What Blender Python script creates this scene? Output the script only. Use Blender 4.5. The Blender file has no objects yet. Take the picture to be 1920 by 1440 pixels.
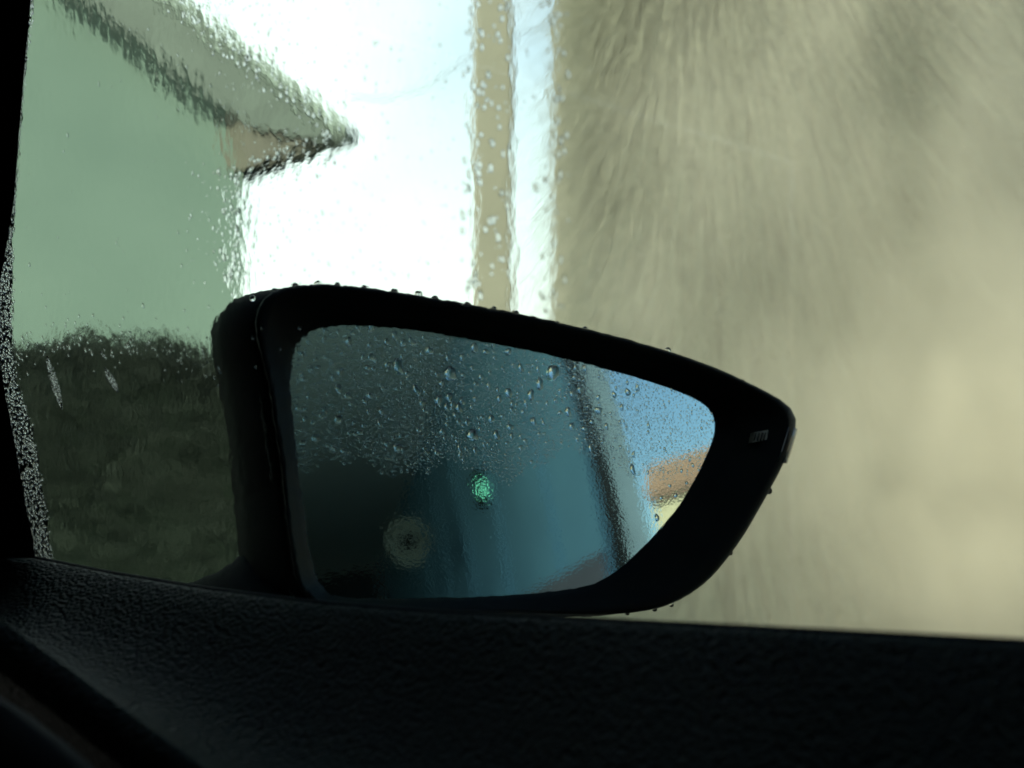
import bpy, bmesh, math, random
import numpy as np
from mathutils import Vector, Matrix
random.seed(7)
SC = bpy.context.scene
COL = SC.collection
R = math.radians

# ------------------------------------------------------------------ camera, sky, sun, exposure
H = 1.08                                  # eye height in the passenger seat
EYE = Vector((0, 0, H))
cam = bpy.data.cameras.new('camera')
cam.sensor_width = 36; cam.lens = 50
cam.clip_start = .01; cam.clip_end = 3000
cam.dof.use_dof = True; cam.dof.focus_distance = .60; cam.dof.aperture_fstop = 10.5
cam_o = bpy.data.objects.new('camera', cam); COL.objects.link(cam_o)
cam_o.location = EYE; cam_o.rotation_euler = (R(90), 0, 0)
SC.camera = cam_o

SUN_AZ, SUN_EL = R(-142), R(38)
w = bpy.data.worlds.new('World'); SC.world = w; w.use_nodes = True
nt = w.node_tree
sky = nt.nodes.new('ShaderNodeTexSky'); sky.sky_type = 'NISHITA'; sky.sun_disc = False
sky.sun_elevation = SUN_EL; sky.sun_rotation = SUN_AZ
sky.air_density = 1.0; sky.dust_density = 2.6; sky.ozone_density = 2.0
# thin bright cloud over the front of the sky, clear blue behind and to the right
def wn(t, **k):
    n = nt.nodes.new(t)
    for a, b in k.items(): setattr(n, a, b)
    return n
tc = wn('ShaderNodeTexCoord'); cl = wn('ShaderNodeTexNoise'); cl.inputs['Scale'].default_value = 2.2; cl.inputs['Detail'].default_value = 6
nt.links.new(tc.outputs['Generated'], cl.inputs['Vector'])
dt = wn('ShaderNodeVectorMath', operation='DOT_PRODUCT'); nt.links.new(tc.outputs['Generated'], dt.inputs[0])
dt.inputs[1].default_value = Vector((-.3, .93, -.32)).normalized()
ad = wn('ShaderNodeMath', operation='MULTIPLY_ADD'); nt.links.new(cl.outputs['Fac'], ad.inputs[0]); ad.inputs[1].default_value = .8
nt.links.new(dt.outputs['Value'], ad.inputs[2])
mr = wn('ShaderNodeMapRange', interpolation_type='SMOOTHSTEP'); nt.links.new(ad.outputs[0], mr.inputs['Value'])
mr.inputs['From Min'].default_value = .85; mr.inputs['From Max'].default_value = 1.42
mx_ = wn('ShaderNodeMix', data_type='RGBA'); nt.links.new(mr.outputs[0], mx_.inputs['Factor'])
nt.links.new(sky.outputs[0], mx_.inputs[6]); mx_.inputs[7].default_value = (8.8, 8.6, 8.1, 1)
nt.links.new(mx_.outputs[2], nt.nodes['Background'].inputs[0])
nt.nodes['Background'].inputs[1].default_value = .10
sun = bpy.data.lights.new('sun', 'SUN'); sun.energy = 4.2; sun.angle = R(.5); sun.color = (1, .89, .72)
sun_o = bpy.data.objects.new('sun', sun); COL.objects.link(sun_o)
sdir = Vector((math.sin(SUN_AZ)*math.cos(SUN_EL), math.cos(SUN_AZ)*math.cos(SUN_EL), math.sin(SUN_EL)))
sun_o.rotation_euler = sdir.to_track_quat('Z', 'Y').to_euler()
sun_o.location = sdir*50
vs = SC.view_settings
vs.view_transform = 'Standard'; vs.look = 'None'; vs.gamma = 1; vs.exposure = 1.1
vs.use_curve_mapping = False
cy = SC.cycles
cy.max_bounces = 20; cy.transmission_bounces = 18; cy.glossy_bounces = 8; cy.diffuse_bounces = 4
cy.transparent_max_bounces = 8
cy.sample_clamp_indirect = 4; cy.blur_glossy = .3
cy.use_denoising = True

# ------------------------------------------------------------------ helpers
K = .36/960
def ray(px, py): return Vector(((px-960)*K, 1, -(py-720)*K))
def at(px, py, y): return EYE + ray(px, py)*y            # point on the sight line at depth y

WM = {}
def sp(o, p):
    if p is not None:
        o.parent = p; o.matrix_parent_inverse = WM[p.name].inverted()
def link(o, p=None, mw=None):
    COL.objects.link(o); WM[o.name] = mw or Matrix(); sp(o, p); return o
def empty(name, loc, label=None, cat=None, group=None, p=None):
    o = bpy.data.objects.new(name, None); o.empty_display_size = .1
    o.location = loc
    link(o, p, Matrix.Translation(loc))
    if label: o['label'] = label; o['category'] = cat
    if group: o['group'] = group
    return o
def tag(o, label=None, cat=None, group=None, kind=None):
    for k, v in (('label', label), ('category', cat), ('group', group), ('kind', kind)):
        if v: o[k] = v
    return o
def mesh(name, vs_, fs, mat, p=None, smooth=False, mw=None):
    me = bpy.data.meshes.new(name); me.from_pydata([tuple(v) for v in vs_], [], fs)
    me.update()
    for m in (mat if isinstance(mat, (list, tuple)) else [mat]): me.materials.append(m)
    if smooth: me.polygons.foreach_set('use_smooth', [True]*len(me.polygons))
    o = bpy.data.objects.new(name, me)
    if mw: o.matrix_world = mw
    return link(o, p, mw)
def fixn(o):
    bm = bmesh.new(); bm.from_mesh(o.data); bmesh.ops.recalc_face_normals(bm, faces=bm.faces); bm.to_mesh(o.data); bm.free(); return o
def bevel(o, wd, seg=2):
    m = o.modifiers.new('bevel', 'BEVEL'); m.width = wd; m.segments = seg; m.limit_method = 'ANGLE'; m.angle_limit = R(40); return o
BOXF = [(0,3,2,1),(4,5,6,7),(0,1,5,4),(1,2,6,5),(2,3,7,6),(3,0,4,7)]
def box(name, c, dx, dy, dz, sx, sy, sz, mat, p=None, bv=0):
    """box with axes dx, dy, dz (vectors) and full sizes, c = centre"""
    vs_ = []
    for k in (-.5, .5):
        for i, j in ((-.5,-.5),(.5,-.5),(.5,.5),(-.5,.5)):
            vs_.append(c + dx*(i*sx) + dy*(j*sy) + dz*(k*sz))
    o = mesh(name, vs_, BOXF, mat, p); fixn(o)
    if bv: bevel(o, bv)
    return o
def prism(name, pts, off, mat, p=None, bv=0):
    n = len(pts); vs_ = list(pts) + [q + off for q in pts]
    fs = [tuple(range(n)), tuple(range(2*n-1, n-1, -1))] + [(i, (i+1) % n, n+(i+1) % n, n+i) for i in range(n)]
    o = fixn(mesh(name, vs_, fs, mat, p))
    if bv: bevel(o, bv)
    return o
def tube(name, pts, rad, mat, p=None, seg=10):
    vs_, fs = [], []
    rr = rad if isinstance(rad, (list, tuple)) else [rad]*len(pts)
    for i, q in enumerate(pts):
        t = (pts[min(i+1, len(pts)-1)] - pts[max(i-1, 0)]).normalized()
        a = t.orthogonal().normalized() if i == 0 else (a - t*a.dot(t)).normalized()
        b = t.cross(a)
        for k in range(seg):
            th = 2*math.pi*k/seg; vs_.append(q + (a*math.cos(th) + b*math.sin(th))*rr[i])
    n = len(pts)
    for i in range(n-1):
        for k in range(seg):
            fs.append((i*seg+k, i*seg+(k+1) % seg, (i+1)*seg+(k+1) % seg, (i+1)*seg+k))
    fs.append(tuple(range(seg-1, -1, -1))); fs.append(tuple((n-1)*seg+k for k in range(seg)))
    return mesh(name, vs_, fs, mat, p, smooth=True)
def loft(name, loops, mat, p=None, closed=True, cap0=False, cap1=False, smooth=True):
    n = len(loops[0]); vs_ = [v for l in loops for v in l]; fs = []
    for i in range(len(loops)-1):
        for k in range(n if closed else n-1):
            fs.append((i*n+k, i*n+(k+1) % n, (i+1)*n+(k+1) % n, (i+1)*n+k))
    if cap0: fs.append(tuple(range(n-1, -1, -1)))
    if cap1: fs.append(tuple((len(loops)-1)*n+k for k in range(n)))
    return mesh(name, vs_, fs, mat, p, smooth)
def interp(tab, x):
    if x <= tab[0][0]: return tab[0][1]
    for (a, b), (c, d) in zip(tab, tab[1:]):
        if x <= c: return b + (d-b)*(x-a)/(c-a)
    return tab[-1][1]

# ------------------------------------------------------------------ materials
class NT:
    def __init__(s, name):
        s.m = bpy.data.materials.new(name); s.m.use_nodes = True
        s.t = s.m.node_tree; s.b = s.t.nodes['Principled BSDF']; s.out = s.t.nodes['Material Output']
    def n(s, typ, **kw):
        x = s.t.nodes.new(typ)
        for k, v in kw.items():
            if k.startswith('i_'):
                k = k[2:]; x.inputs[int(k) if k.isdigit() else k.replace('_', ' ')].default_value = v
            else: setattr(x, k, v)
        return x
    def l(s, a, b): s.t.links.new(a, b)
    def noise(s, scale, detail=4, vec=None, rough=.55):
        x = s.n('ShaderNodeTexNoise'); x.inputs['Scale'].default_value = scale; x.inputs['Detail'].default_value = detail
        x.inputs['Roughness'].default_value = rough
        if vec: s.l(vec, x.inputs['Vector'])
        return x.outputs['Fac']
    def coord(s, which='Object', scale=(1,1,1), rot=(0,0,0)):
        c = s.n('ShaderNodeTexCoord'); m = s.n('ShaderNodeMapping')
        m.inputs['Scale'].default_value = scale; m.inputs['Rotation'].default_value = rot
        s.l(c.outputs[which], m.inputs['Vector']); return m.outputs[0]
    def math(s, op, a, b=None, clamp=False):
        x = s.n('ShaderNodeMath', operation=op, use_clamp=clamp)
        for i, v in enumerate((a, b)):
            if v is None: continue
            if isinstance(v, (int, float)): x.inputs[i].default_value = v
            else: s.l(v, x.inputs[i])
        return x.outputs[0]
    def ramp(s, fac, stops):
        x = s.n('ShaderNodeValToRGB'); e = x.color_ramp.elements
        while len(e) < len(stops): e.new(.5)
        for el, (pos, c) in zip(e, stops):
            el.position = pos; el.color = (*c, 1) if len(c) == 3 else c
        s.l(fac, x.inputs[0]); return x.outputs[0]
    def bump(s, h, dist, strength=1, to=None):
        x = s.n('ShaderNodeBump'); x.inputs['Distance'].default_value = dist; x.inputs['Strength'].default_value = strength
        s.l(h, x.inputs['Height'])
        if to is None: to = s.b.inputs['Normal']
        s.l(x.outputs[0], to); return x

def mat(name, col, rough=.6, var=.15, scale=8, bump=0, bscale=60, metallic=0, spec=.5):
    s = NT(name); b = s.b
    v = s.coord()
    lo = tuple(c*(1-var) for c in col); hi = tuple(min(1, c*(1+var)) for c in col)
    s.l(s.ramp(s.noise(scale, 5, v), [(.3, lo), (.7, hi)]), b.inputs['Base Color'])
    b.inputs['Roughness'].default_value = rough; b.inputs['Metallic'].default_value = metallic
    b.inputs['Specular IOR Level'].default_value = spec
    if bump: s.bump(s.noise(bscale, 4, v), bump)
    return s.m

M = {}
def leather():
    s = NT('grained_vinyl'); v = s.coord()
    warp = s.n('ShaderNodeTexNoise'); warp.inputs['Scale'].default_value = 260; s.l(v, warp.inputs['Vector'])
    mix = s.n('ShaderNodeVectorMath', operation='MULTIPLY_ADD'); s.l(warp.outputs['Color'], mix.inputs[0])
    mix.inputs[1].default_value = (.0022,)*3; s.l(v, mix.inputs[2])
    vo = s.n('ShaderNodeTexVoronoi', feature='SMOOTH_F1'); vo.inputs['Scale'].default_value = 640; vo.inputs['Smoothness'].default_value = .35
    s.l(mix.outputs[0], vo.inputs['Vector'])
    h = s.math('SUBTRACT', 1, vo.outputs['Distance'])
    h = s.math('ADD', h, s.math('MULTIPLY', s.noise(300, 3, v), .6))
    s.bump(h, .00085)
    s.l(s.ramp(s.noise(30, 4, v), [(.3, (.028, .037, .027)), (.7, (.036, .047, .036))]), s.b.inputs['Base Color'])
    s.b.inputs['Roughness'].default_value = .55; s.b.inputs['Specular IOR Level'].default_value = .18
    return s.m
M['leather'] = leather()
M['trim'] = mat('black_trim', (.006, .007, .007), .75, .2, 40, .0002, 900, spec=.3)
M['rubber'] = mat('black_rubber', (.010, .011, .011), .7, .2, 60, .0002, 500, spec=.3)
M['lining'] = mat('dark_headlining', (.02, .022, .02), .95, .2, 60, .0005, 800)
M['housing'] = mat('black_mirror_plastic', (.005, .006, .006), .62, .25, 50, .00012, 1400, spec=.015)
M['rim'] = mat('black_satin_plastic', (.005, .006, .0055), .5, .2, 60, .00008, 1600, spec=.03)
M['paint'] = mat('dark_car_paint', (.02, .03, .035), .25, .1, 5)
def pane_mat(outer):
    s = NT('wet_window_glass' if outer else 'window_glass_inner')
    s.t.nodes.remove(s.b)
    g = s.n('ShaderNodeBsdfGlass'); g.inputs['Color'].default_value = (.86, .955, .915, 1)
    g.inputs['IOR'].default_value = 1.45; g.inputs['Roughness'].default_value = 0
    if outer:
        # water film: pulled drops, strong near the front of the pane, fading to the rear
        co = s.n('ShaderNodeTexCoord'); sep = s.n('ShaderNodeSeparateXYZ'); s.l(co.outputs['Object'], sep.inputs[0])
        film = s.n('ShaderNodeMapRange', interpolation_type='SMOOTHSTEP'); s.l(sep.outputs['X'], film.inputs['Value'])
        film.inputs['From Min'].default_value = -.27; film.inputs['From Max'].default_value = -.10
        film.inputs['To Min'].default_value = 1; film.inputs['To Max'].default_value = .36
        fade = s.n('ShaderNodeMapRange', interpolation_type='SMOOTHSTEP'); s.l(sep.outputs['X'], fade.inputs['Value'])
        fade.inputs['From Min'].default_value = -.14; fade.inputs['From Max'].default_value = -.06
        fade.inputs['To Min'].default_value = 1; fade.inputs['To Max'].default_value = .04
        v = s.coord('Object', (1, 1, .6), (0, R(-14), 0))
        a = s.noise(430, 2, v); vo = s.n('ShaderNodeTexVoronoi', feature='SMOOTH_F1'); vo.inputs['Scale'].default_value = 300
        vo.inputs['Smoothness'].default_value = .6; s.l(v, vo.inputs['Vector'])
        patch = s.n('ShaderNodeMapRange'); s.l(s.noise(26, 3, v), patch.inputs['Value'])
        patch.inputs['From Min'].default_value = .38; patch.inputs['From Max'].default_value = .62
        patch.inputs['To Min'].default_value = .35
        h = s.math('ADD', s.math('MULTIPLY', vo.outputs['Distance'], .6), s.math('MULTIPLY', a, .8))
        h = s.math('MULTIPLY', h, patch.outputs[0])
        v2 = s.coord('Object', (1, 1, .5))
        h = s.math('ADD', h, s.math('MULTIPLY', s.noise(85, 2, v2), .8))
        h = s.math('MULTIPLY', h, s.math('MULTIPLY', film.outputs[0], fade.outputs[0]))
        s.bump(h, .00006, 1, g.inputs['Normal'])
    s.l(g.outputs[0], s.out.inputs[0]); return s.m
M['pane_in'] = pane_mat(False); M['pane_out'] = pane_mat(True)
def water():
    s = NT('water'); s.t.nodes.remove(s.b)
    g = s.n('ShaderNodeBsdfGlass'); g.inputs['IOR'].default_value = 1.33; g.inputs['Roughness'].default_value = 0
    s.l(g.outputs[0], s.out.inputs[0]); return s.m
M['water'] = water()
def mirror_mat():
    s = NT('blue_tinted_mirror'); s.t.nodes.remove(s.b)
    g = s.n('ShaderNodeBsdfGlossy'); g.inputs['Color'].default_value = (.70, .86, .84, 1); g.inputs['Roughness'].default_value = .0
    v = s.coord()
    vo = s.n('ShaderNodeTexVoronoi', feature='SMOOTH_F1'); vo.inputs['Scale'].default_value = 900; vo.inputs['Smoothness'].default_value = .5
    s.l(v, vo.inputs['Vector'])
    h = s.math('ADD', vo.outputs['Distance'], s.math('MULTIPLY', s.noise(700, 2, v), 1.4))
    s.bump(h, .000006, 1, g.inputs['Normal'])
    s.l(g.outputs[0], s.out.inputs[0]); return s.m
M['mirror'] = mirror_mat()

# ------------------------------------------------------------------ frames of the car
F = Vector((-.82, .574, 0)).normalized()        # car forward
OUT = Vector((.574, .82, 0)).normalized()       # outward through the side window
UP = Vector((0, 0, 1))
W0 = EYE + Vector((.119, .33, 0))
def onwin(px, py, off=0):
    d = ray(px, py); t = (off + (W0-EYE).dot(OUT))/d.dot(OUT); return EYE + d*t
def mat_axes(x, y, z, o):
    return Matrix(((x.x, y.x, z.x, o.x), (x.y, y.y, z.y, o.y), (x.z, y.z, z.z, o.z), (0, 0, 0, 1)))

# ------------------------------------------------------------------ setting: ground
def ground_mat():
    s = NT('wet_concrete'); v = s.coord()
    s.l(s.ramp(s.noise(1.3, 7, v), [(.3, (.075, .08, .07)), (.7, (.14, .145, .125))]), s.b.inputs['Base Color'])
    s.l(s.ramp(s.noise(.8, 4, v), [(.4, (.25,)*3), (.65, (.75,)*3)]), s.b.inputs['Roughness'])
    s.bump(s.noise(40, 6, v), .006); return s.m
g = 600
tag(mesh('ground', [(-g,-g,0),(g,-g,0),(g,g,0),(-g,g,0)], [(0,1,2,3)], ground_mat()), kind='structure')

# ------------------------------------------------------------------ neighbouring house (gable towards the car)
def render_mat():
    s = NT('grey_green_render'); v = s.coord()
    s.l(s.ramp(s.noise(.9, 6, v), [(.3, (.095, .142, .118)), (.7, (.12, .172, .142))]), s.b.inputs['Base Color'])
    s.b.inputs['Roughness'].default_value = .9; s.bump(s.noise(70, 5, v), .01); return s.m
M['render'] = render_mat()
M['barge'] = mat('grey_green_timber', (.085, .105, .088), .8, .2, 6, .004, 30)
M['soffit'] = mat('brown_soffit_boards', (.10, .095, .073), .8, .2, 5, .004, 40)
M['slate'] = mat('grey_slate', (.21, .25, .215), .95, .25, 9, .01, 12, spec=.05)
HY = 9.0
house = empty('house', (-5.5, HY+3, 0), 'grey green rendered house whose gable roof ends in a pointed eave', 'house')
def hp(px, py, y=HY): return at(px, py, y)
slope = (235-0)/(640-330)
cor = hp(457, 720); cor.z = 0
def rz(x):                                       # underside of roof line at HY
    e = hp(640, 262); return e.z + (e.x - x)*slope
xw0 = -8.5
pts = [Vector((xw0, HY, 0)), Vector((cor.x, HY, 0)), Vector((cor.x, HY, rz(cor.x)-.05)), Vector((xw0, HY, rz(xw0)-.05))]
prism('wall', pts, Vector((-4.1, 7, 0)), M['render'], house)
# roof slab, overhanging the gable by 0.55 m
tip = hp(646, 234, HY-.34)
def roofline(x, dz): return Vector((x, HY-.34, tip.z + (tip.x-x)*slope + dz))
roof = prism('roof', [roofline(tip.x, 0), roofline(xw0, 0), roofline(xw0, -.10), roofline(tip.x, -.06)], Vector((-4.69, 8, 0)), M['slate'], house)
# slates of the verge: one row of separate pieces along the edge
sd = Vector((-1, 0, slope)).normalized(); sn = Vector((slope, 0, 1)).normalized()
base_slate = None
for k in range(22):
    c = roofline(tip.x, 0) + sd*(.16 + k*.30) + sn*.012 + Vector((0, .33, 0))
    if base_slate is None:
        o = box('slate', c, sd, Vector((0,1,0)), sn, .33, .62, .022, M['slate'], roof); base_slate = (o, c)
    else:
        o = base_slate[0].copy(); link(o, roof); o.matrix_parent_inverse = Matrix.Translation(c-base_slate[1] + sn*random.uniform(0, .008))
bg = [roofline(tip.x-.16, -.20), roofline(tip.x-.03, -.10), roofline(xw0, -.11), roofline(xw0, -.42), roofline(tip.x-.58, -.45)]
prism('barge_board', [q + Vector((0, .02, 0)) for q in bg], Vector((0, .05, 0)), M['barge'], house)
a0 = hp(638, 252, HY-.27); a1 = hp(470, 314, HY-.27); a2 = hp(440, 216, HY-.27)
prism('soffit', [a0, a1, a2 + Vector((.03, 0, 0)), roofline(tip.x-.62, -.30)+Vector((0,.07,0))], Vector((-4.33, 7.4, 0)), M['soffit'], house)
tube('gutter', [Vector((tip.x+.03, HY-.31, tip.z-.07)), Vector((tip.x+.03-4.4, HY+7, tip.z-.07))], .055, M['barge'], house, 12)

# overhead cable from the eave towards the right
cp = []
A_, B_ = at(655, 182, 12.5), at(900, 92, 14)
for i in range(13):
    t = i/12; q = A_.lerp(B_, t); q.z -= .20*math.sin(math.pi*t)*(1-t*.3); cp.append(q)
for i in range(1, 9): cp.append(B_ + (B_-A_)*(i*.5) + Vector((0, 0, -.05*i*i*.1)))
tag(tube('overhead_cable', cp, .006, mat('grey_cable', (.2, .22, .21), .6)), 'thin grey cable sagging across the pale sky beside the eave', 'cable')

# ------------------------------------------------------------------ hedge under the gable wall
leafm = NT('dark_hedge_leaf'); v = leafm.coord()
leafm.l(leafm.ramp(leafm.noise(14, 3, v), [(.3, (.014, .020, .015)), (.7, (.019, .026, .019))]), leafm.b.inputs['Base Color'])
leafm.b.inputs['Roughness'].default_value = .8; leafm.b.inputs['Specular IOR Level'].default_value = .2
hedge = empty('hedge', (-2.6, 5.2, 0), 'dark clipped hedge below the pale gable wall', 'hedge')
HD = 5.2
toptab = [(-300, 655), (40, 664), (90, 648), (135, 630), (170, 638), (205, 655), (240, 640), (290, 642), (330, 662), (380, 680), (420, 694), (700, 720), (800, 725)]
lv, lf = [], []
for i in range(34000):
    px = random.uniform(-350, 800); depth = random.uniform(0, 1) ** 2 * .8
    y = HD + depth
    ztop = at(px, interp(toptab, px), HD).z
    x = (px-960)*K*HD
    z = random.uniform(.05, 1) ** .6*ztop if random.random() < .75 else ztop - abs(random.gauss(0, .03))
    y += random.gauss(0, .06) + (.10 if z > ztop-.08 else 0)
    z += random.gauss(0, .02)
    c = Vector((x, y, z)); d = Vector((random.gauss(0, 1), random.gauss(-.4, 1), random.gauss(.4, 1))).normalized()
    e = d.cross(Vector((random.random(), random.random(), random.random()))).normalized(); s_ = random.uniform(.010, .022)
    n = d.cross(e)*s_*.2
    k = len(lv); lv += [c-d*s_, c+e*s_*.5+n, c+d*s_, c-e*s_*.5+n]; lf += [(k, k+1, k+2), (k, k+2, k+3)]
tag(mesh('foliage', lv, lf, leafm.m, hedge), kind='stuff')
core = []
pxs = list(range(-350, 801, 50))
fr = [at(px, interp(toptab, px)+22, HD+.14) for px in pxs]
loops = [[Vector((q.x, q.y, 0)) for q in fr], fr, [q+Vector((0, .5, 0)) for q in fr], [Vector((q.x, q.y+.5, 0)) for q in fr]]
mesh_core = loft('twig_core', loops, mat('hedge_twigs', (.010, .016, .011), .95, .1, 30, .004, 60, spec=.1), hedge, closed=False, smooth=False)
for px in (-200, 0, 180, 360, 540, 700):
    q = at(px, 720, HD+.25); q.z = 0
    tube('stem', [q, q+Vector((.02, 0, .4)), q+Vector((-.01, .02, .9))], [.03, .022, .012], mesh_core.data.materials[0], hedge, 8)

# ------------------------------------------------------------------ wash gantry
M['cream'] = mat('cream_post_paint', (.185, .175, .135), .55, .10, 5, .001, 90)
M['panelg'] = mat('grey_green_panel_paint', (.24, .31, .25), .6, .18, 2.2, .002, 20)
gantry = empty('wash_gantry', (.3, 2.5, 0), 'cream posts and panels of the car wash gantry beside the mirror', 'wash gantry')
GY = 2.3
def vpost(name, px0, px1, y, dep, m, z1=2.9, bv=.006):
    a = (px0-960)*K*y; b = (px1-960)*K*y
    return box(name, Vector(((a+b)/2, y+dep/2, z1/2+.006)), Vector((1,0,0)), Vector((0,1,0)), UP, b-a, dep, z1-.012, m, gantry, bv)
p1 = vpost('post', 889, 963, GY, .05, M['cream'])
p2 = vpost('post', 1041, 1096, GY, .05, M['cream'])
for o, (a, b) in ((p1, (889, 963)), (p2, (1041, 1096))):
    c = Vector((((a+b)/2-960)*K*GY, GY+.025, .006))
    box('base_plate', c, Vector((1,0,0)), Vector((0,1,0)), UP, .16, .16, .01, M['cream'], o)
box('crossbeam', Vector((.25, GY+.06, 2.98)), Vector((1,0,0)), Vector((0,1,0)), UP, 1.6, .18, .16, M['cream'], gantry, .01)

# ------------------------------------------------------------------ rotary wash brush, at rest
brush = empty('wash_brush', (.54, 1.62, 0), 'large bristly wash brush right of the mirror, light and shade painted as cream and green bristles', 'wash brush')
BY = 1.62
bx = (1545-960)*K*BY
tube('shaft', [Vector((bx, BY, .02)), Vector((bx, BY, 2.6))], .05, mat('brush_shaft', (.2, .22, .2), .5, .1, 5, metallic=.6), brush, 20)
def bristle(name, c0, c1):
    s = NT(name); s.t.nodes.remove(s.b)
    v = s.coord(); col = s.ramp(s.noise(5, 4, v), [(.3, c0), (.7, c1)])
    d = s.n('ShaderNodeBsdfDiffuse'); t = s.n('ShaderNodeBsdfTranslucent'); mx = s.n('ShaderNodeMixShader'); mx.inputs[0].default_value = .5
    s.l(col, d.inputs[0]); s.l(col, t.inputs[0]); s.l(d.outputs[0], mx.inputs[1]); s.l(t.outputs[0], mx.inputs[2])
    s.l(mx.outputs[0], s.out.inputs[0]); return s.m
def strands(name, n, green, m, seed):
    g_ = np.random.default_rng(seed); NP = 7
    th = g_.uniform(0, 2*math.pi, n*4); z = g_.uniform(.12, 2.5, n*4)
    u = th/(2*math.pi)                                    # helical colour bands paint in the brush's bright and shaded patches
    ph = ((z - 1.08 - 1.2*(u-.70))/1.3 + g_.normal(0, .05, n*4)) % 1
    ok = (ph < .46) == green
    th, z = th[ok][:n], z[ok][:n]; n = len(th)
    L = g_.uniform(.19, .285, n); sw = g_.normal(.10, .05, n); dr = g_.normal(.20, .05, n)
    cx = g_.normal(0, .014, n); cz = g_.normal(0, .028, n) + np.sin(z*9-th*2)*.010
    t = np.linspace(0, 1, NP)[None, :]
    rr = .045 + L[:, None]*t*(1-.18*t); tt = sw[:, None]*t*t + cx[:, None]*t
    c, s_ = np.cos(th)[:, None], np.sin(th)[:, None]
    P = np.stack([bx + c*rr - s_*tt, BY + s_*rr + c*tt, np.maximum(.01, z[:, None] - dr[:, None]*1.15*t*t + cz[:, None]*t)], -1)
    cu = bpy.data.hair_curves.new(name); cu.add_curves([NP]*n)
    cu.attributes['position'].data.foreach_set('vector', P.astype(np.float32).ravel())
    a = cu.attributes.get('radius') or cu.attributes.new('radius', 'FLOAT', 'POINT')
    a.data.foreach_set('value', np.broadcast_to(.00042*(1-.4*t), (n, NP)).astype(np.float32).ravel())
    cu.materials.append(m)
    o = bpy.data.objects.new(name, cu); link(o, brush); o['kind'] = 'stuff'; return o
strands('cream_lit_bristles', 170000, False, bristle('cream_lit_bristle', (.27, .265, .21), (.34, .33, .26)), 3)
strands('green_shade_bristles', 90000, True, bristle('green_shade_bristle', (.15, .17, .135), (.21, .23, .185)), 4)

# water mist hanging round the brush: a thin veil, and a plume added for brightness
def mist(name, dens, nscale, lo, core):
    s = NT(name); s.t.nodes.remove(s.b)
    v = s.coord(); ln = s.n('ShaderNodeVectorMath', operation='LENGTH'); s.l(v, ln.inputs[0])
    fall = s.n('ShaderNodeMapRange', interpolation_type='SMOOTHSTEP'); s.l(ln.outputs['Value'], fall.inputs['Value'])
    fall.inputs['From Min'].default_value = 1; fall.inputs['From Max'].default_value = core
    nz = s.n('ShaderNodeMapRange', interpolation_type='SMOOTHSTEP'); s.l(s.noise(nscale, 4, v, .5), nz.inputs['Value'])
    nz.inputs['From Min'].default_value = .36; nz.inputs['From Max'].default_value = .66; nz.inputs['To Min'].default_value = lo
    d = s.math('MULTIPLY', s.math('MULTIPLY', fall.outputs[0], nz.outputs[0]), dens)
    p = s.n('ShaderNodeVolumePrincipled'); p.inputs['Color'].default_value = (1, .91, .78, 1); s.l(d, p.inputs['Density'])
    p.inputs['Anisotropy'].default_value = .1
    s.l(p.outputs[0], s.out.inputs['Volume']); return s.m
bm = bmesh.new(); bmesh.ops.create_icosphere(bm, subdivisions=3, radius=1)
for loc, scl, rot, args, lab in (
    ((.34, 1.20, 1.10), (.38, .27, .58), 0, (3.0, 3.2, .22, .45), 'thin pale veil of spray drifting before the whole wash brush'),
    ((.405, 1.13, .985), (.20, .18, .27), -.30, (13, 2.3, .12, .15), 'denser cream plume of spray added to brighten the right side of the brush')):
    me = bpy.data.meshes.new('spray_mist'); bm.to_mesh(me)
    me.materials.append(mist('spray_mist', *args)); mo = bpy.data.objects.new('spray_mist', me); COL.objects.link(mo)
    mo.location = loc; mo.scale = scl; mo.rotation_euler = (0, rot, 0); mo['kind'] = 'stuff'; mo['label'] = lab
bm.free()
cy.volume_step_rate = 2; cy.volume_bounces = 2

# ------------------------------------------------------------------ wing mirror frame
MA, MB, MR = R(36), R(11), 1.2
MN = Vector((math.sin(MA)*math.cos(MB), -math.cos(MA)*math.cos(MB), math.sin(MB)))
MC = EYE + ray(950, 860)*.60
MS = MC - MN*MR
def mpt(px, py):                                  # point of the convex mirror under a pixel, and its normal
    d = ray(px, py).normalized(); o = EYE - MS; b = d.dot(o)
    t = -b - math.sqrt(b*b - o.dot(o) + MR*MR); P = EYE + d*t
    return P, (P-MS)/MR
def mrefl(px, py, dist):
    P, N = mpt(px, py); d = ray(px, py).normalized(); r = d - N*(2*d.dot(N))
    return P + r*(dist/math.hypot(r.x, r.y))
def onmir(px, py, w=0):
    d = ray(px, py); t = ((MC + MN*w - EYE).dot(MN))/d.dot(MN); return EYE + d*t
G = [(620,611),(700,611),(800,621),(900,639),(1000,658),(1100,681),(1200,708),(1270,731),(1318,751),(1340,768),(1347,790),(1341,825),(1312,888),(1280,944),(1240,992),(1200,1034),(1160,1070),(1128,1089),(1090,1101),(1000,1112),(900,1118),(750,1121),(640,1120),(606,1105),(592,1060),(575,950),(562,850),(554,760),(552,690),(562,645),(585,620)]
O = [(482,605),(488,568),(508,545),(555,533),(620,532),(700,541),(850,564),(1000,593),(1130,623),(1250,656),(1350,691),(1430,729),(1476,753),(1497,768),(1503,788),(1493,812),(1476,862),(1442,925),(1400,1000),(1370,1042),(1338,1082),(1300,1112),(1250,1138),(1180,1150),(1080,1153),(950,1150),(800,1146),(650,1140),(590,1132),(562,1100),(546,1000),(530,850),(510,720),(490,650)]
MPX = (960, 870)
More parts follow.
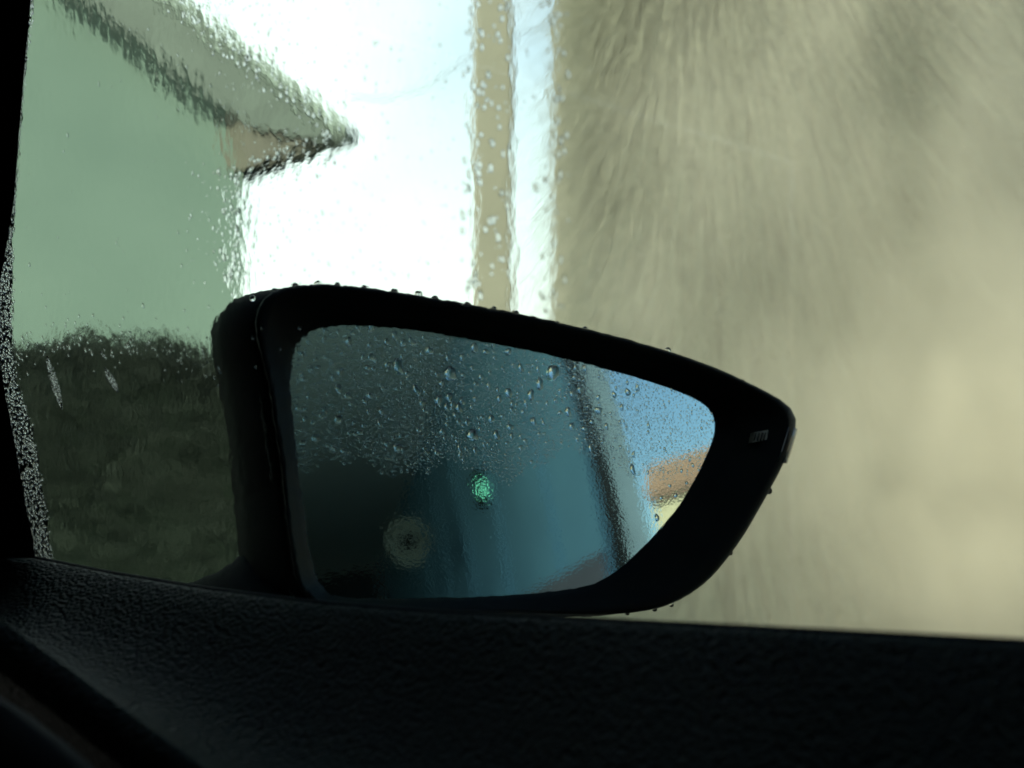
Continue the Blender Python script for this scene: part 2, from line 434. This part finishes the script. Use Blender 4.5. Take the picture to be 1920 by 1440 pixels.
def byang(poly, n=160):
    out = []
    for k in range(n):
        th = 2*math.pi*k/n; dx, dy = math.cos(th), math.sin(th); best = None
        for (x0, y0), (x1, y1) in zip(poly, poly[1:]+poly[:1]):
            ax, ay = x0-MPX[0], y0-MPX[1]; ex, ey = x1-x0, y1-y0
            den = dx*ey - dy*ex
            if abs(den) < 1e-9: continue
            t = (ax*ey - ay*ex)/den; u = (ax*dy - ay*dx)/den
            if t > 0 and -1e-6 <= u <= 1+1e-6: best = t if best is None else max(best, t)
        out.append((MPX[0]+dx*best, MPX[1]+dy*best))
    for _ in range(2):
        out = [((out[i-1][0]+2*out[i][0]+out[(i+1) % n][0])/4, (out[i-1][1]+2*out[i][1]+out[(i+1) % n][1])/4) for i in range(n)]
    return out
GP, OP = byang(G), byang(O); NA = len(GP)
def mixp(t): return [(a[0]+(b[0]-a[0])*t, a[1]+(b[1]-a[1])*t) for a, b in zip(GP, OP)]

# ------------------------------------------------------------------ far things seen only in the mirror
# wash hall behind the car: its side wall recedes along the car's axis
BK = -F                                            # backwards
M['hallwall'] = mat('teal_wall_panel', (.22, .44, .60), .5, .15, 1.5, .002, 20)
M['dado'] = mat('grey_purple_tile', (.20, .19, .23), .5, .15, 3, .002, 30)
M['conc'] = mat('pale_concrete', (.74, .80, .80), .8, .12, 4, .004, 30)
hall = empty('wash_hall', (6, -2, 0), 'dim teal wash hall behind the car reflected in the mirror', 'wash hall')
Pn = mrefl(1113, 900, 3.6); Pn.z = 0
def hb(d, off, z): return Pn + BK*d + OUT*off + UP*z
hh = 3.7
box('wall', hb(7, .12, hh/2), BK, OUT, UP, 13.9, .2, hh, M['hallwall'], hall)
box('dado', hb(7, .005, .72), BK, OUT, UP, 13.86, .03, 1.44, M['dado'], hall, .004)
wp0 = None
for k in range(9):                                 # panel joints of the wall
    c = hb(.9+k*1.4, .012, 1.46+(hh-1.5)/2)
    if wp0 is None: wp0 = (box('wall_rib', c, BK, OUT, UP, .05, .03, hh-1.52, M['hallwall'], hall), c)
    else:
        o = wp0[0].copy(); link(o, hall); o.matrix_parent_inverse = Matrix.Translation(-hall.location) @ Matrix.Translation(c-wp0[1])
M['deep'] = mat('shade_tone_wall', (.025, .032, .04), .8, .15, 2)  # shade of the hall's depth put into the colour of these walls
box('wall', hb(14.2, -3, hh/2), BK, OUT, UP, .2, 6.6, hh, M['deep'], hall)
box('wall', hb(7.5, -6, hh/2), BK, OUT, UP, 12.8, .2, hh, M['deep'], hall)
box('roof', hb(6.6, -2.9, hh+.12), BK, OUT, UP, 15.6, 6.9, .2, M['conc'], hall)  # front overhang added out of view, keeps sun off the teal wall
box('pilaster', hb(-.10, .13, hh/2), BK, OUT, UP, .16, .22, hh, M['conc'], hall, .01)
tube('downpipe', [hb(-.24, -.03, .01), hb(-.24, -.03, hh)], .048, mat('black_downpipe', (.012, .012, .013), .5), hall, 14)

sp_ = mrefl(912, 915, 6.0)
sig = empty('signal_lamp', (sp_.x, sp_.y, sp_.z-.2), 'small glowing green signal lamp on the dark hall wall in the mirror', 'signal lamp')
ld = (MC - sp_).normalized(); lx = ld.cross(UP).normalized(); lz = lx.cross(ld)
box('lamp_housing', sp_ - ld*.10, lx, ld, lz, .2, .12, .32, M['trim'], sig, .01)
em = NT('green_lamp_glow'); em.t.nodes.remove(em.b); e_ = em.n('ShaderNodeEmission'); e_.inputs[0].default_value = (.25, .80, .52, 1); e_.inputs[1].default_value = .46
em.l(e_.outputs[0], em.out.inputs[0])
vv = [sp_ - ld*.03 + lx*(.075*math.cos(k*math.pi/12)) + lz*(.08*math.sin(k*math.pi/12)) for k in range(24)]
prism('lens', vv, -ld*.012, em.m, sig)

rp = mrefl(768, 1015, 7.0)
reel = empty('hose_reel', (rp.x, rp.y, rp.z), 'pale coiled hose reel on the dim hall wall in the mirror', 'hose reel')
ld = (MC - rp).normalized(); lx = ld.cross(UP).normalized(); lz = lx.cross(ld)
hose = mat('pale_hose', (.24, .25, .21), .6)
for k in range(4):
    rr = .115 + k*.034
    tube('hose_coil', [rp + ld*.03*(k % 2) + lx*rr*math.cos(i*math.pi/12) + lz*rr*math.sin(i*math.pi/12) for i in range(25)], .017, hose, reel, 8)
tube('hub', [rp - ld*.15, rp + ld*.03], .085, M['trim'], reel, 20)
box('bracket', rp - ld*.2, lx, ld, lz, .3, .06, .3, M['conc'], reel)

# sunlit cottage beyond the hall
hc = mrefl(1248, 965, 13.0); h_r = mrefl(1330, 850, 13.0)
cott = empty('cottage', (hc.x+3, hc.y+2, 0), 'cream cottage with brown tiled roof reflected at the mirror edge', 'cottage')
ze = mrefl(1228, 925, 13).z; zr = mrefl(1240, 880, 15.6).z
x0 = hc.x; y0 = mrefl(1228, 950, 13).y; y1 = y0 + 7
M['creamw'] = mat('cream_wall_render', (.62, .48, .32), .85, .08, 2, .004, 30)
M['tile'] = mat('brown_roof_tile', (.22, .12, .085), .8, .3, 10, .02, 14)
prism('wall', [Vector((x0, y0, 0)), Vector((x0, y1, 0)), Vector((x0, y1, ze)), Vector((x0, y0, ze))], Vector((6, 0, 0)), M['creamw'], cott)
rf = prism('roof', [Vector((x0-.08, y0-.1, ze-.02)), Vector((x0+2.6, y0-.1, zr+.1)), Vector((x0+5.6, y0-.1, ze)), Vector((x0+5.6, y0-.1, ze-.14)), Vector((x0+2.6, y0-.1, zr-.1)), Vector((x0-.08, y0-.1, ze-.12))], Vector((0, 8, 0)), M['tile'], cott)
for k in range(9):
    t = (k+.5)/9
    a = Vector((x0-.08, 0, ze-.02)).lerp(Vector((x0+2.6, 0, zr+.1)), t)
    tube('tile_course', [a+Vector((0, y0-.08, .02)), a+Vector((0, y1+.6, .02))], .035, M['tile'], rf, 6)
shr = empty('conifer', (x0-1, y0-.35, 0), 'thin dark conifer in front of the cottage wall in the mirror', 'conifer')
bv_ = []; bf_ = []
for i in range(2600):
    z = random.random() ** .8*(ze+.25); rr = .16*(1-z/(ze+.5))*math.sqrt(random.random()); th = random.random()*6.28
    c = Vector((x0-1+rr*math.cos(th), y0-.35+rr*math.sin(th), z)); d = Vector((random.gauss(0,1), random.gauss(0,1), random.gauss(.5,1))).normalized()*.07
    e = d.orthogonal()*.4; k = len(bv_); bv_ += [c-d, c+e, c+d, c-e]; bf_.append((k, k+1, k+2, k+3))
tag(mesh('crown', bv_, bf_, leafm.m, shr), kind='stuff')
tube('trunk', [Vector((x0-1, y0-.35, 0)), Vector((x0-1, y0-.35, ze-.2))], [.06, .02], mesh_core.data.materials[0], shr, 8)

# ------------------------------------------------------------------ the car
car = empty('car', (W0.x, W0.y, 0), 'dark car interior with wet side window and black wing mirror', 'car')
EDGE = [(-250, 1000), (-100, 1019), (0, 1035), (100, 1054), (200, 1074), (300, 1091), (400, 1107), (600, 1132), (800, 1148), (1000, 1158), (1200, 1169), (1500, 1184), (1920, 1206), (2200, 1221)]
RIDGE = [(-250, 1010), (-100, 1120), (0, 1200), (100, 1274), (200, 1350), (300, 1424), (400, 1496), (500, 1566), (960, 1850), (1500, 2060), (2200, 2250)]
cols = [-250 + i*20 for i in range(123)]
rows = []
NR = 40
for r in range(NR+1):
    s_ = r/NR; row = []
    for px in cols:
        E_ = onwin(px, interp(EDGE, px), -.006); Rg = onwin(px, interp(RIDGE, px), -.09)
        q = E_.lerp(Rg, s_)
        lip = .004*math.exp(-((s_-.0)/.035)**2)
        sag = .013*math.sin(math.pi*s_)**1.5*(1 if px < 500 else max(.25, 1-(px-500)/900))
        ridge_up = .006*math.exp(-((s_-1)/.10)**2)
        q = q - UP*sag + UP*ridge_up - UP*lip*0
        row.append(q)
    rows.append(row)
first = [q + OUT*.004 - UP*.012 for q in rows[0]]
first2 = [q + OUT*.0025 - UP*.0012 for q in rows[0]]
last1 = [q - UP*.004 - OUT*.004 for q in rows[-1]]
last2 = [q - UP*.012 - OUT*.004 for q in rows[-1]]
last3 = [q - UP*.06 + OUT*.02 for q in rows[-1]]
last4 = [q - UP*.5 + OUT*.03 for q in rows[-1]]
door = fixn(loft('door_panel', [first, first2] + rows + [last1, last2, last3, last4], M['leather'], car, closed=False))
tube('window_seal', [onwin(px, interp(EDGE, px)+1.5, -.0035) for px in range(-40, 2101, 60)], .0013, M['rubber'], car, 8)
POCK = [(-250, 1180), (-100, 1258), (0, 1318), (75, 1376), (150, 1442), (250, 1530), (350, 1620), (700, 1900)]
cols2 = [-250 + i*25 for i in range(39)]
pk = []
for off, dz in ((-.085, -.10), (-.105, -.016), (-.112, -.004), (-.12, 0), (-.128, -.006), (-.15, -.05), (-.18, -.25)):
    pk.append([onwin(px, interp(POCK, px), -.12) + OUT*(off+.12) + UP*dz for px in cols2])
fixn(loft('armrest', pk, M['trim'], car, closed=False))

# front pillar trim with a black rubber seal outside the glass
TRIM = [(62, -60), (58, 0), (46, 130), (36, 250), (27, 370), (13, 460), (2, 520), (-6, 590), (-2, 660), (10, 740), (28, 830), (45, 930), (62, 1010), (66, 1046)]
def strip(name, tab, dx0, dx1, off, thick, m):
    a = [onwin(x+dx0, y, off) for x, y in tab]; b = [onwin(x+dx1, y, off) for x, y in tab]
    a2 = [onwin(x+dx0, y, off+thick) for x, y in tab]; b2 = [onwin(x+dx1, y, off+thick) for x, y in tab]
    lo = [a, [q.lerp(r_, .93) - OUT*thick*.15 for q, r_ in zip(a, b)], b, b2, a2, a]
    return fixn(loft(name, lo, m, car, closed=False))
strip('pillar_trim', TRIM, -700, 0, -.03, .02, M['trim'])
SEAL = [(62, -60), (70, 0), (56, 130), (44, 250), (36, 370), (30, 460), (30, 520), (30, 590), (30, 660), (40, 720), (66, 800), (84, 900), (98, 1000), (108, 1060), (120, 1130)]
strip('window_seal', SEAL, -420, 0, .036, .012, M['rubber'])

# window pane: slab with a smooth inner and a wet outer face
PM = mat_axes(BK, OUT, UP, W0)
x0_, x1_, z0_, z1_ = -.62, .55, -.16, .30
vs_ = [(x, y, z) for y in (0, .004) for x, z in ((x0_, z0_), (x1_, z0_), (x1_, z1_), (x0_, z1_))]
pane = mesh('window_pane', vs_, BOXF, [M['pane_in'], M['pane_out']], car, mw=PM); fixn(pane)
for p in pane.data.polygons:
    p.material_index = 1 if p.normal.y > .5 else 0

# outer door skin, sill, cabin shell
def cb(name, b0, b1, o0, o1, z0, z1, m):
    c = Vector((W0.x, W0.y, 0)) + BK*(b0+b1)/2 + OUT*(o0+o1)/2 + UP*(z0+z1)/2
    return box(name, c, BK, OUT, UP, b1-b0, o1-o0, z1-z0, m, car)
cb('door_skin', -.75, .60, .008, .05, .35, H-.115, M['paint'])
cb('rear_flank', .61, 3.0, -.05, .03, .30, H+.02, M['paint'])
cb('rear_side_trim', .551, 1.4, -.09, -.052, .4, H+.32, M['lining'])
cb('window_header', -.62, .55, -.03, .02, H+.262, H+.36, M['lining'])
cb('headlining', -.70, 1.45, -1.45, -.031, H+.30, H+.34, M['lining'])
cb('seat_back', .75, .95, -.75, -.12, .35, H+.12, M['lining'])
cb('rear_wall', 1.41, 1.45, -1.45, -.091, .3, H+.299, M['lining'])
cb('far_side_trim', -.70, 1.40, -1.49, -1.451, .3, H+.34, M['lining'])
cb('windscreen_blocker', -.80, -.701, -1.45, -.10, .3, H+.299, M['trim'])  # unseen wall added across the windscreen opening to keep light out
cb('cabin_floor', -.70, 1.40, -1.45, -.13, .28, .32, M['lining'])
cb('seat_cushion', .12, .745, -.70, -.16, .33, .56, M['lining'])

# wing mirror: housing, rim, glass
mir = empty('wing_mirror', MC, p=car)
WE = [(mpt(x, y)[0]-MC).dot(MN) for x, y in GP]
def loop(pts, w, t=1): return [onmir(x, y, e*(1-t) + w) for (x, y), e in zip(pts, WE)]
RIM = [(mixp(-.12), -.006, 0), (mixp(-.01), -.001, 0), (mixp(.02), .0006, 0), (mixp(.30), .0030, .1), (mixp(.72), .0055, .6), (mixp(.90), .0065, .9), (mixp(.965), .0055, 1), (mixp(1.0), .002, 1), (mixp(1.0), -.002, 1)]
rim = fixn(loft('mirror_rim', [loop(*a) for a in RIM], M['rim'], mir))
ol = loop(OP, -.002); cen = MC + MN*(-.002)
cen = sum(ol, Vector())/len(ol)
hl = []
for w_, s_ in ((-.0005, .996), (-.004, .985), (-.006, .992), (-.020, 1.0), (-.034, .995), (-.056, .95), (-.075, .82), (-.085, .63), (-.090, .35), (-.091, .1)):
    hl.append([cen + (q-cen)*s_ + MN*w_ - UP*(MN.z*w_*.9*max(0, min(1, (q.z-cen.z)/.08+.3))) for q in ol])
housing = fixn(loft('mirror_housing', hl, M['housing'], mir, cap1=True))
# glass, spherical
gl = []
NRG = 36
for r in range(1, NRG+1):
    t = r/NRG*1.03
    gl.append([mpt(MPX[0]+(x-MPX[0])*t, MPX[1]+(y-MPX[1])*t)[0] for x, y in GP])
back = [q - MN*.003 for q in gl[-1]]
back2 = [q - MN*.003 for q in gl[0]]
glass = fixn(loft('mirror_glass', list(gl) + [back, back2], M['mirror'], mir, cap0=True, cap1=True))
# mounting foot
ft = []
for (x, y, wd, dp) in ((505, 1030, .016, -.045), (470, 1075, .022, -.045), (440, 1110, .034, -.043), (420, 1160, .05, -.04), (410, 1220, .055, -.04)):
    c = onmir(x+30, y, dp)
    ft.append([c + F*wd*math.cos(k*math.pi/8) + OUT*wd*.6*math.sin(k*math.pi/8) for k in range(16)])
fixn(loft('mounting_foot', ft, M['housing'], mir, cap0=True, cap1=True))
# side indicator strip on the outer edge and its small lens window
ind = []
for x, y in ((1494, 803), (1489, 822), (1482, 845), (1474, 868)):
    c = onmir(x, y, -.004)
    c1 = onmir(x-14, y-2, .006)
    ind.append([c, onmir(x+4, y+1, -.001), onmir(x+1, y, .004), c1, onmir(x-16, y-2, .0)])
fixn(loft('indicator_lens', ind, mat('smoked_lens', (.03, .035, .03), .2, .1, 20), mir, cap0=True, cap1=True))
lw = [onmir(x, y, .0024) for x, y in ((1418, 810), (1443, 806), (1440, 824), (1414, 829))]
lens = prism('lens_window', lw, -MN*.003, mat('clear_lens', (.10, .095, .07), .35, .5, 500), mir)
for k in range(4):
    a = onmir(1420+k*6, 811, .0030); b = onmir(1416+k*6, 826, .0030)
    tube('lens_rib', [a, b], .0003, M['rim'], lens, 6)
# seams on the inboard side
for pts in ([(488,640),(497,760),(515,880),(532,1000),(556,1130)], [(520,655),(524,720),(521,760)]):
    line = [onmir(x, y, -.012) for x, y in pts]
    tube('seam_strip', line, .0006, mat('seam_grey', (.03, .035, .034), .4), mir, 8)

# ------------------------------------------------------------------ water
def cap_mesh(name, seg, rings, hgt, closed, wob=0, seed=0):
    rnd = random.Random(seed); vs_ = [(0, 0, hgt)]; fs = []
    ph = [rnd.uniform(0, 6.28) for _ in range(3)]
    for r in range(1, rings+1):
        t = r/rings
        for k in range(seg):
            th = 2*math.pi*k/seg
            rr = 1 + wob*(math.sin(2*th+ph[0])*.5 + math.sin(3*th+ph[1])*.35 + math.sin(5*th+ph[2])*.15)
            vs_.append((t*rr*math.cos(th), t*rr*math.sin(th), hgt*(1-t*t)))
    for k in range(seg): fs.append((0, 1+k, 1+(k+1) % seg))
    for r in range(rings-1):
        for k in range(seg):
            a = 1+r*seg; fs.append((a+k, a+seg+k, a+seg+(k+1) % seg, a+(k+1) % seg))
    nsm = len(fs)
    if closed: fs.append(tuple(1+(rings-1)*seg+k for k in range(seg-1, -1, -1)))
    return vs_, fs, nsm
def drop_data(name, *a, **k):
    v_, f_, nsm = cap_mesh(name, *a, **k)
    me = bpy.data.meshes.new(name); me.from_pydata(v_, [], f_); me.materials.append(M['water'])
    for i, p in enumerate(me.polygons): p.use_smooth = i < nsm
    return me
def frame(N, up, rot):
    x = up.cross(N).normalized(); y = N.cross(x)
    c, s_ = math.cos(rot), math.sin(rot)
    return x*c + y*s_, y*c - x*s_
def put_drop(name, me, P, N, sx, sy, h, rot, parent):
    x, y = frame(N, UP, rot)
    mw = mat_axes(x*sx, y*sy, N*h, P)
    o = bpy.data.objects.new(name, me); o.matrix_world = mw; link(o, parent, mw); return o
def bead_stuff(name, items, parent, seg, rings, closed):
    V, Fc, sm = [], [], []
    v0, f0, nsm = cap_mesh('b', seg, rings, 1, closed)
    for P, N, sx, sy, h, rot in items:
        x, y = frame(N, UP, rot); k = len(V)
        V += [P + x*(a*sx) + y*(b*sy) + N*(c*h) for a, b, c in v0]
        Fc += [tuple(i+k for i in f) for f in f0]; sm += [i < nsm for i in range(len(f0))]
    o = mesh(name, V, Fc, M['water'], parent); o['kind'] = 'stuff'
    o.data.polygons.foreach_set('use_smooth', sm); return o
def inside(x, y, poly):
    c = False
    for (x0, y0), (x1, y1) in zip(poly, poly[1:]+poly[:1]):
        if (y0 > y) != (y1 > y) and x < (x1-x0)*(y-y0)/(y1-y0)+x0: c = not c
    return c
LOWER = [(540, 860), (700, 868), (860, 872), (960, 880), (1060, 850), (1150, 838), (1230, 900), (1300, 900), (1400, 800)]
rnd = random.Random(11)
bigs = [drop_data('mirror_drop', 18, 5, 1, False, wob=.22, seed=i) for i in range(7)]
PXM = .225e-3
placed = []
def free(x, y, r):
    for a, b, c in placed:
        if (a-x)**2 + (b-y)**2 < (r+c)**2*.8: return False
    return True
# the large drops the photograph shows
for x, y, r in [(752,688,13),(848,700,13),(894,652,9),(890,815,13),(958,736,9),(786,731,9),(826,750,8),(832,718,6),(733,683,7),(940,747,7),(906,707,7),(810,658,8),(775,640,7),(847,745,8),(872,752,7),(750,838,7),(1040,700,15),(1100,692,8),(1180,735,8),(1000,740,9),(1005,790,8),(955,660,7),(795,662,6),(660,640,8),(640,730,8),(640,785,9),(610,778,6),(865,765,9),(842,763,7),(790,806,6),(720,770,7),(690,750,6),(925,785,8),(935,815,8),(1068,772,9),(1075,800,8),(1090,730,7),(1190,880,9),(1235,970,7),(1155,740,7),(1110,840,7),(980,690,8),(890,690,6),(915,660,6),(1015,720,10),(870,670,6),(705,690,5),(680,725,5),(730,640,6),(745,630,6),(1125,770,8),(1140,800,8),(770,700,5),(960,800,6)]:
    P, N = mpt(x, y); s_ = r*PXM
    put_drop('water_drop', bigs[len(placed) % 7], P + N*.00003, N, s_*rnd.uniform(.8, 1.05), s_*rnd.uniform(.95, 1.3), s_*.42, rnd.uniform(-.5, .5), glass)
    placed.append((x, y, r))
med, tries = 0, 0
while med < 200 and tries < 20000:
    tries += 1
    x = rnd.uniform(555, 1345); y = rnd.uniform(610, 900)
    if not inside(x, y, G) or y > interp(LOWER, x) - 8: continue
    if x > 1200 and rnd.random() < .8: continue
    r = rnd.uniform(2.8, 5.5)
    if not free(x, y, r+1): continue
    P, N = mpt(x, y); s_ = r*PXM
    put_drop('water_drop', bigs[med % 7], P + N*.00003, N, s_*rnd.uniform(.8, 1.1), s_*rnd.uniform(.9, 1.5), s_*.4, rnd.uniform(-.5, .5), glass)
    placed.append((x, y, r)); med += 1
items = []; tries = 0
grid = {}
def gfree(x, y, r):
    gx, gy = int(x//8), int(y//8)
    for i in (-1, 0, 1):
        for j in (-1, 0, 1):
            for a, b, c in grid.get((gx+i, gy+j), ()):
                if (a-x)**2+(b-y)**2 < (r+c)**2*.85: return False
    return True
while len(items) < 8000 and tries < 220000:
    tries += 1
    x = rnd.uniform(552, 1347); y = rnd.uniform(608, 1100)
    if not inside(x, y, G): continue
    d = y - interp(LOWER, x) + 14*math.sin(x*.031)+9*math.sin(x*.083+1); dens = 1 if d < -25 else (max(0, 1-(d+25)/40))
    if x > 1190 and y > 770 and rnd.random() < .5: dens *= 2.2
    dens *= interp([(552, .3), (640, .5), (760, .85), (1000, 1), (1190, 1), (1250, .40), (1347, .14)], x)
    if d > 15: dens = .0
    if rnd.random() > dens: continue
    r = min(3.8, max(1.0, rnd.lognormvariate(.22 if x < 900 else .45, .42)))
    if not gfree(x, y, r) or not free(x, y, r): continue
    grid.setdefault((int(x//8), int(y//8)), []).append((x, y, r))
    P, N = mpt(x, y); s_ = r*PXM
    items.append((P + N*.00002, N, s_*rnd.uniform(.85, 1.1), s_*rnd.uniform(.9, 1.4), s_*.55, rnd.uniform(-.6, .6)))
print('beads', len(items)); bead_stuff('water_beads', items, glass, 8, 3, False)
# drops hanging on the rim edge
for x, y, r in [(1255,657,6),(1444,920,7),(1262,1132,5),(1231,1141,5),(1372,1036,5),(790,552,6),(690,541,5),(880,572,5),(560,537,6),(970,588,6),(600,531,5),(640,536,5),(520,548,6),(745,548,6),(820,560,5),(930,580,5),(1050,606,4),(1100,616,4),(480,560,5),(1290,905,3),(1270,928,4),(1110,1152,4),(1180,1149,4),(1395,715,4)]:
    P = onmir(x, y, .001); s_ = r*.25e-3
    v_, f_ = [], []
    for i in range(7):
        for k in range(10):
            th = math.pi*i/6; q = Vector((math.sin(th)*math.cos(k*.6283), math.sin(th)*math.sin(k*.6283), math.cos(th)))
            v_.append(P + q*s_)
    f_ = [(i*10+k, i*10+(k+1) % 10, (i+1)*10+(k+1) % 10, (i+1)*10+k) for i in range(6) for k in range(10)]
    o = mesh('hanging_drop', v_, f_, M['water'], rim, smooth=True)
    bm = bmesh.new(); bm.from_mesh(o.data); bmesh.ops.remove_doubles(bm, verts=bm.verts, dist=1e-7); bmesh.ops.recalc_face_normals(bm, faces=bm.faces); bm.to_mesh(o.data); bm.free()

# drops on the outer face of the window
wd = [drop_data('window_drop', 12, 4, 1, True, wob=.18, seed=20+i) for i in range(5)]
def wput(x, y, r, el, rot, hh_=.30):
    P = onwin(x, y, .00406); s_ = r*K*ray_depth(x, y)
    return P, OUT, s_, s_*el, s_*hh_, rot
def ray_depth(x, y): return (onwin(x, y, .004) - EYE).y
rnd = random.Random(5); cnt = 0
spots = []
for i in range(110): spots.append((rnd.uniform(872, 962) if rnd.random() < .75 else rnd.gauss(893, 9), rnd.uniform(0, 560), rnd.uniform(2.5, 6.5)))
for i in range(60): spots.append((rnd.gauss(1045, 16), rnd.uniform(0, 590), rnd.uniform(2.5, 6.5)))
for i in range(90):                                # along the wall corner
    y = rnd.uniform(310, 535); spots.append((455 - abs(rnd.gauss(0, 28)) + rnd.uniform(-4, 14), y, rnd.uniform(2, 5)))
for i in range(90):                                # along the verge and eave
    t = rnd.random(); spots.append((330+310*t + rnd.gauss(0, 14), 235*t - rnd.uniform(-20, 16) + 6, rnd.uniform(2, 5)))
for i in range(30):
    t = rnd.random(); spots.append((470+170*t, 312-60*t + rnd.gauss(0, 8), rnd.uniform(2, 4.5)))
for x, y, r in spots[:300]:
    P, N, sx, sy, h, rot = wput(x, y, r, rnd.uniform(1, 1.7), rnd.uniform(-.4, .1), .13)
    put_drop('water_drop', wd[cnt % 5], P, N, sx, sy, h, rot, pane); cnt += 1
items = []
for x, y, r in spots[300:]: items.append(wput(x, y, r, 1.2, 0, .13))
for i in range(2600):
    x = rnd.uniform(20, 1040); y = rnd.uniform(-20, 720)
    if x > 410 and y > 525 and rnd.random() < .9: continue
    if rnd.random() > interp([(20, .06), (340, .10), (400, .8), (470, 1), (640, .5), (860, .25), (1040, .12)], x): continue
    items.append(wput(x, y, max(.8, rnd.gauss(1.7, .6)), rnd.uniform(1, 1.9), rnd.uniform(-.5, .1), .07))
for i in range(150):                               # along the top of the hedge
    x = rnd.uniform(30, 420); y = interp(toptab, x) + rnd.gauss(0, 20)
    items.append(wput(x, y, rnd.uniform(1.2, 2.4), rnd.uniform(1.2, 2.6), -.3, .05))
bead_stuff('water_beads', items, pane, 9, 3, True)
# glittering beads over the seal and two slivers of beads
items = []
for i in range(4200):
    y = rnd.uniform(-20, 1120); lo_, hi_ = interp([(b, a) for a, b in TRIM], y), interp([(b, a) for a, b in SEAL], y)
    if y < 430:
        if rnd.random() < .55: continue
        lo_ += 4
    x = rnd.uniform(lo_-6, hi_ + abs(rnd.gauss(0, 3)))
    items.append(wput(x, y, rnd.uniform(1.0, 2.6), rnd.uniform(1, 1.6), rnd.uniform(-.6, .3), .33))
for x0, y0, x1, y1, wd_, n in ((96, 668, 125, 768, 7, 330), (205, 690, 229, 735, 6, 170), (198, 660, 204, 672, 2, 20), (58, 815, 78, 860, 6, 90)):
    for i in range(n):
        t = rnd.random(); wv = wd_*math.sin(math.pi*min(1, t*1.02))**.7
        items.append(wput(x0+(x1-x0)*t + rnd.uniform(-wv, wv), y0+(y1-y0)*t, rnd.uniform(.9, 1.9), 1.2, rnd.uniform(-.5, .5), .9))
bead_stuff('glitter_beads', items, pane, 7, 3, True)
print('objects', len(bpy.data.objects))
